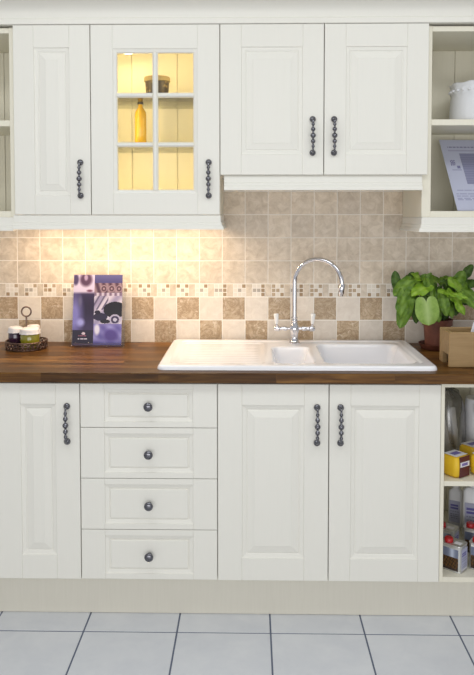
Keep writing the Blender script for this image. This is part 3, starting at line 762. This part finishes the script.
def leaf_mesh(L, W, heart=0.22, droop=0.25, fold=0.18, wav=0.035, seed=0, rnd=1.35):
    """leaf from the stalk at the origin, along +x, width in y, upper face +z"""
    r = random.Random(seed); bm = bmesh.new(); col = bm.loops.layers.float_color.new('mid'); nu, nv = 12, 4
    ph = r.random()*6; mt_wild = wav > 0.03
    def wid(u):
        if u < 0: return W*(0.23+0.23*math.sqrt(max(0, 1-(u/heart)**2)))
        return W*0.5*(0.92+0.08*math.sin(u/0.3*PI/2) if u < 0.3 else math.sqrt(max(0, 1-((u-0.3)/0.7)**2))**rnd)
    def inn(u): return 0 if u >= 0 else W*(0.23-0.23*math.sqrt(max(0, 1-(u/heart)**2)))
    us = [-heart*math.cos(i/6*PI/2) for i in range(6)] + [0.0] + [i/nu for i in range(1, nu+1)]
    for sgn in (-1, 1):
        g = []
        for u in us:
            wo, wi = wid(u), inn(u)
            if u <= -heart+1e-6: wo = wi = W*0.23
            row = []
            for k in range(nv+1):
                v = wi+(wo-wi)*k/nv
                z = -droop*L*max(0, u)**2 + fold*v*(1-0.4*u) - 0.9*fold*v*v/(W*0.5) + wav*L*math.sin(u*9+ph+sgn)*(v/(W*0.5))
                z += (0.07*L*math.sin(u*13+ph*3+v/W*7*sgn)*math.sin(v/W*9+ph) if mt_wild else 0)
                row.append(((u*L, sgn*v, z), (1-k/nv)))
            g.append(row)
        vs = [[bm.verts.new(p) for p, _ in row] for row in g]
        for i in range(len(us)-1):
            for k in range(nv):
                q = [vs[i][k], vs[i][k+1], vs[i+1][k+1], vs[i+1][k]]
                if len({tuple(round(x, 6) for x in w_.co) for w_ in q}) < 3: continue
                f_ = bm.faces.new(q if sgn > 0 else q[::-1]); vals = [g[i][k][1], g[i][k+1][1], g[i+1][k+1][1], g[i+1][k][1]]
                if sgn < 0: vals = vals[::-1]
                for lp, vv in zip(f_.loops, vals):
                    m_ = 0.85*max(0, vv-0.55)/0.45; lp[col] = (m_, m_, m_, 1)
    bmesh.ops.remove_doubles(bm, verts=bm.verts[:], dist=0.00005)
    return bm
LEAVES = [
 # x, y, z of leaf base; tip x,y,z; width; material; face normal (approximate)
 (1.222, 0.42, 1.190, 1.214, 0.42, 1.252, 0.040, 'leaf_dark', (-0.2, -0.9, 0.1)),
 (1.268, 0.40, 1.208, 1.200, 0.37, 1.158, 0.062, 'leaf_mid', (-0.3, -0.8, 0.5)),
 (1.262, 0.38, 1.150, 1.222, 0.36, 1.022, 0.066, 'leaf_mid', (-0.3, -0.9, 0.2)),
 (1.240, 0.37, 1.155, 1.228, 0.35, 1.060, 0.055, 'leaf_mid', (0.1, -0.9, 0.3)),
 (1.338, 0.44, 1.215, 1.246, 0.41, 1.222, 0.060, 'leaf_mid', (-0.1, -0.55, 0.8)),
 (1.350, 0.46, 1.205, 1.285, 0.40, 1.246, 0.050, 'leaf_bright', (-0.1, -0.7, 0.7)),
 (1.340, 0.40, 1.190, 1.272, 0.35, 1.165, 0.060, 'leaf_bright', (-0.1, -0.75, 0.6)),
 (1.326, 0.34, 1.128, 1.331, 0.31, 1.044, 0.098, 'leaf_pale', (0.0, -0.95, 0.25)),
 (1.345, 0.42, 1.228, 1.372, 0.38, 1.120, 0.058, 'leaf_mid', (0.35, -0.85, 0.3)),
 (1.318, 0.42, 1.190, 1.335, 0.37, 1.145, 0.060, 'leaf_dark', (0.1, -0.8, 0.5)),
 (1.300, 0.45, 1.220, 1.262, 0.44, 1.170, 0.060, 'leaf_dark', (-0.1, -0.9, 0.3)),
 (1.480, 0.42, 1.180, 1.425, 0.36, 1.226, 0.062, 'leaf_bright', (-0.2, -0.8, 0.6)),
 (1.470, 0.44, 1.190, 1.500, 0.42, 1.250, 0.055, 'leaf_mid', (0.2, -0.85, 0.4)),
 (1.462, 0.44, 1.205, 1.402, 0.42, 1.212, 0.022, 'leaf_dark', (0, -0.8, 0.6)),
 (1.428, 0.40, 1.165, 1.500, 0.36, 1.150, 0.034, 'leaf_bright', (0.1, -0.75, 0.65)),
 (1.455, 0.40, 1.145, 1.490, 0.36, 1.080, 0.046, 'leaf_bright', (0.3, -0.85, 0.4)),
 (1.438, 0.40, 1.155, 1.382, 0.37, 1.182, 0.030, 'leaf_bright', (-0.1, -0.75, 0.6)),
 (1.405, 0.40, 1.150, 1.415, 0.36, 1.075, 0.045, 'leaf_mid', (-0.2, -0.9, 0.3)),
 (1.428, 0.42, 1.130, 1.445, 0.38, 1.065, 0.045, 'leaf_mid', (0.2, -0.9, 0.3)),
 (1.375, 0.42, 1.130, 1.388, 0.37, 1.050, 0.050, 'leaf_mid', (0.0, -0.9, 0.3)),
 (1.395, 0.45, 1.175, 1.365, 0.42, 1.120, 0.050, 'leaf_dark', (0.0, -0.9, 0.3)),
 (1.500, 0.44, 1.175, 1.562, 0.42, 1.130, 0.055, 'leaf_mid', (0.2, -0.8, 0.5)),
 (1.510, 0.46, 1.190, 1.560, 0.44, 1.205, 0.045, 'leaf_dark', (0.1, -0.8, 0.5)),
 (1.510, 0.46, 1.225, 1.545, 0.45, 1.275, 0.040, 'leaf_dark', (0.1, -0.9, 0.2)),
 (1.490, 0.40, 1.150, 1.545, 0.37, 1.105, 0.045, 'leaf_mid', (0.2, -0.8, 0.5)),
 (1.430, 0.46, 1.120, 1.470, 0.47, 1.060, 0.045, 'leaf_dark', (0.2, -0.9, 0.3)),
 (1.360, 0.48, 1.110, 1.330, 0.49, 1.040, 0.050, 'leaf_dark', (-0.2, -0.9, 0.3)),
 (1.300, 0.42, 1.120, 1.300, 0.40, 1.035, 0.040, 'leaf_dark', (-0.2, -0.9, 0.3)),
 (1.400, 0.50, 1.200, 1.350, 0.53, 1.230, 0.060, 'leaf_mid', (0, -0.6, 0.8)),
 (1.440, 0.50, 1.190, 1.470, 0.54, 1.225, 0.060, 'leaf_mid', (0, -0.6, 0.8)),
]
_rl = random.Random(21)
for _k in range(26):   # smaller inner foliage filling the crown
    _x = _rl.uniform(1.255, 1.50); _z = _rl.uniform(1.09, 1.215) - 0.10*abs(_x-1.39)*0.3; _y = _rl.uniform(0.42, 0.50); _a = _rl.uniform(-2.7, -0.4); _L = _rl.uniform(0.045, 0.075)
    LEAVES.append((_x, _y, _z, _x+_L*math.cos(_a), _y-0.02, _z+_L*math.sin(_a), _L*_rl.uniform(0.6, 0.85), _rl.choice(['leaf_dark', 'leaf_dark', 'leaf_mid']), (_rl.uniform(-0.5, 0.5), -0.8, _rl.uniform(0.1, 0.8))))
base_off = Vector((px_, py_, pz_+0.0056))
stems = bmesh.new()
for i, (x, y, z, tx, ty, tz, wd, mt, nr) in enumerate(LEAVES):
    a = Vector((x, y, z)); b = Vector((tx, ty, tz)); L = (b-a).length; xa = (b-a).normalized(); n_ = Vector(nr).normalized()
    ya = n_.cross(xa).normalized(); za = xa.cross(ya).normalized()
    mtx = Matrix((xa, ya, za)).transposed().to_4x4(); mtx.translation = a-base_off
    slim = wd/L < 0.5
    bm = leaf_mesh(L, wd, heart=0.10 if slim else 0.30, droop=0.14, seed=i, rnd=0.95 if mt == 'leaf_pale' else 1.25, wav=0.02 if mt == 'leaf_pale' else 0.06)
    bm.transform(mtx)
    o = obj('leaf', bm, M[mt], t, smooth=180, recalc=False)
    root = Vector((R.uniform(-0.025, 0.025), R.uniform(-0.025, 0.025), 0.105)); e = a-base_off
    mid = root.lerp(e, 0.55)+Vector((0, 0, 0.04)) - n_*0.008
    P = [root*(1-s)**2+mid*2*s*(1-s)+e*s*s for s in [k/7 for k in range(8)]]
    obj('stalk', tube(bmesh.new(), P, [0.0024-0.0012*k/7 for k in range(8)], 6), M['stem'], t, smooth=180)

# ================================================================== base shelf contents
def rbox(w_, d_, h_, r, seg=4, taper=0.0, mi=0, bulge=0.0, zr=0.004):
    """box with rounded vertical corners, centred in xy, from z=0"""
    bm = bmesh.new(); pts = []
    for (sx, sy, a0) in ((1, 1, 0), (-1, 1, PI/2), (-1, -1, PI), (1, -1, 1.5*PI)):
        for k in range(seg+1):
            a = a0+k/seg*PI/2; pts.append((sx*(w_/2-r)+r*math.cos(a), sy*(d_/2-r)+r*math.sin(a)))
    lv = [(0, 1-zr/w_*2), (zr, 1)] + ([(h_*0.5, 1+bulge)] if bulge else []) + [(h_-zr, 1-taper), (h_, 1-taper-zr/w_*2)]
    rings = [[bm.verts.new((x*s, y*s, z)) for x, y in pts] for z, s in lv]
    n = len(pts)
    for a, b in zip(rings, rings[1:]):
        for i in range(n): bm.faces.new([a[i], a[(i+1) % n], b[(i+1) % n], b[i]])
    bm.faces.new(rings[0]); bm.faces.new(rings[-1]); return bm
def pack(x, y, z, rz, label):
    t = thing('yellow_packet', label, 'packet', (x, y, z), rz, 'yellow packets on the upper base shelf')
    obj('wrapper', rbox(0.078, 0.074, 0.078, 0.016, bulge=0.03, zr=0.010), M['yellow'], t, smooth=50)
    bm = bmesh.new(); box(bm, -0.024, 0.030, -0.0400, -0.0360, 0.003, 0.077, 0.0006)
    l = obj('band', bm, M['maroon'], t); l['label'] = 'dark maroon band'
    obj('band_label', BM(-0.022, 0.028, -0.0406, -0.0401, 0.040, 0.058), M['white'], t)
    obj('band_mark', BM(-0.014, 0.018, -0.0410, -0.0407, 0.044, 0.054), M['violet'], t)
    o = obj('top_label', BM(-0.032, 0.032, -0.029, 0.029, 0.0782, 0.0790, bev=0.0003), M['white'], t); obj('label_mark', BM(-0.020, 0.020, -0.012, 0.012, 0.0791, 0.0795), M['violet'], o)
SH = 0.5265
pack(1.374, 0.075, SH, 0.62, 'yellow packet with maroon band, front left on the upper base shelf')
pack(1.479, 0.075, SH, 0.62, 'yellow packet with white top label, at right edge of the upper base shelf')
pack(1.470, 0.185, SH, 0.60, 'yellow packet behind the front two on the upper base shelf')
# clear bag with grey strips
t = thing('plastic_bag', 'clear plastic bag draped over grey strips on the upper base shelf', 'bag', (1.405, 0.36, SH))
bm = bmesh.new(); n = 40; rings = []
rb = random.Random(3)
for j, (rx, ry, z) in enumerate(((0.078, 0.095, 0.0), (0.086, 0.105, 0.03), (0.088, 0.108, 0.10), (0.085, 0.10, 0.17), (0.080, 0.09, 0.215), (0.066, 0.07, 0.240), (0.035, 0.04, 0.252), (0.0, 0.0, 0.255))):
    if rx == 0: rings.append([bm.verts.new((0, 0, z))]); continue
    rg = []
    for i in range(n):
        a = 2*PI*i/n; k = 1+0.035*math.sin(5*a+j*1.3)+0.02*math.sin(11*a-j*2.1)+rb.uniform(-0.012, 0.012)
        rg.append(bm.verts.new((0.92*rx*k*math.cos(a), ry*k*math.sin(a), z + (0.006*math.sin(7*a) if z > 0.1 else 0))))
    rings.append(rg)
for a, b in zip(rings, rings[1:]):
    for i in range(n):
        j = (i+1) % n; bm.faces.new([a[i], a[j], b[0]] if len(b) == 1 else [a[i], a[j], b[j], b[i]])
obj('film', bm, M['bag'], t, smooth=180)
for i, (xo, yo, tl, h_) in enumerate(((1.352, 0.285, -0.10, 0.20), (1.384, 0.275, -0.16, 0.215), (1.410, 0.290, -0.20, 0.21), (1.448, 0.300, -0.14, 0.19))):
    o = obj('grey_strip', BM(-0.011, 0.011, -0.004, 0.004, 0, h_, bev=0.002), M['strip'], None, loc=(xo, yo, SH+0.002), rot=(0.0, tl, 0.2))
    tag(o, ['flat grey strip in the clear bag, leftmost of four', 'flat grey strip in the clear bag, second from the left', 'flat grey strip in the clear bag, third from the left', 'flat grey strip in the clear bag, rightmost of four'][i], 'strip', 'grey strips in the clear bag')
t = thing('plastic_tub', 'translucent pale tub with dark blue patch, right on the upper base shelf', 'tub', (1.547, 0.36, SH))
obj('tub_body', lathe(bmesh.new(), [(0, 0), (0.050, 0), (0.054, 0.004)] + [(0.054+0.0015*(k % 2), 0.02+k*0.014) for k in range(13)] + [(0.050, 0.212), (0, 0.214)], 32), M['jug'], t, smooth=50)
obj('patch', BM(-0.034, -0.010, -0.0580, -0.0500, 0.165, 0.20, bev=0.002), M['blue'], t)
# tins
def tin_front(u, v):
    if v > 0.62: return mixc((120, 128, 150), (205, 214, 232), math.exp(-((u-0.62)/0.16)**2))
    k = (math.sin(u*23+v*11)*math.sin(v*25-u*9)+math.sin(u*41+3)*math.cos(v*37))*0.35+0.4
    c = mixc((36, 22, 12), (140, 96, 40), k)
    if v < 0.12: c = (60, 45, 40)
    return c
def tin_side(u, v):
    c = (188, 190, 214)
    if 0.12 < u < 0.85 and (0.66 < v < 0.74 or 0.78 < v < 0.84): c = (108, 104, 170)
    elif 0.12 < u < 0.88 and v < 0.60 and int(v*34) % 3 == 0 and int(u*22+v*9) % 5: c = (140, 142, 168)
    if v < 0.10: c = (214, 214, 222)
    return c
ZF = ZB+0.0185
def tin(x, y, z, rz, label):
    t = thing('oil_tin', label, 'tin', (x, y, z), rz, 'red-capped tins on the lower base shelf')
    obj('tin_body', rbox(0.080, 0.062, 0.098, 0.012, zr=0.002), M['tin'], t, smooth=40)
    obj('rim', rbox(0.083, 0.065, 0.005, 0.014, zr=0.001), M['tin'], t, loc=(0, 0, 0.094), smooth=40)
    obj('bottom_rim', rbox(0.083, 0.065, 0.004, 0.014, zr=0.001), M['tin'], t, loc=(0, 0, 0.0002), smooth=40)
    obj('cap', lathe(bmesh.new(), [(0.0150, 0), (0.0160, 0.001), (0.0158, 0.013), (0.0140, 0.0155), (0, 0.016)], 24, cx=-0.016, cy=-0.010, z0=0.0992), M['red'], t, smooth=40)
    obj('seal_label', BM(0.004, 0.030, -0.012, 0.008, 0.0991, 0.0998), M['white'], t)
    print_sheet('picture_label', 0.062, 0.080, 22, 28, tin_front, t, (-0.031, -0.0315, 0.006), (0, 0, 0), 0.0006)
    print_sheet('text_label', 0.048, 0.080, 18, 30, tin_side, t, (0.0405, -0.024, 0.006), (0, 0, PI/2), 0.0006)
tin(1.372, 0.070, ZF, -0.72, 'red-capped tin with nut picture, front left on the lower base shelf')
tin(1.380, 0.200, ZF, -0.65, 'red-capped tin directly behind the front left one on the lower shelf')
tin(1.475, 0.070, ZF, -0.62, 'red-capped tin at the right edge, front of the lower base shelf')
tin(1.490, 0.200, ZF, -0.50, 'red-capped tin at the right, behind the front row on the lower shelf')
def jugf(x, y, w_, h_, rz, label):
    t = thing('plastic_bottle', label, 'bottle', (x, y, ZF), rz)
    obj('bottle_body', rbox(w_, w_*0.7, h_, 0.014, taper=0.06, zr=0.012), M['jug'], t, smooth=50)
    obj('cap', lathe(bmesh.new(), [(0.014, 0), (0.0155, 0.001), (0.0155, 0.018), (0.013, 0.020), (0, 0.020)], 20, z0=h_), M['white'], t, smooth=40)
    print_sheet('picture_label', w_*0.72, h_*0.62, 18, 26, tin_side, t, (-w_*0.36, -w_*0.358, h_*0.10), (0, 0, 0), 0.0006)
jugf(1.478, 0.42, 0.060, 0.165, -0.5, 'slim white plastic bottle at the back of the lower base shelf')
jugf(1.520, 0.330, 0.080, 0.205, -0.35, 'large white plastic bottle with picture label, back right of the lower shelf')
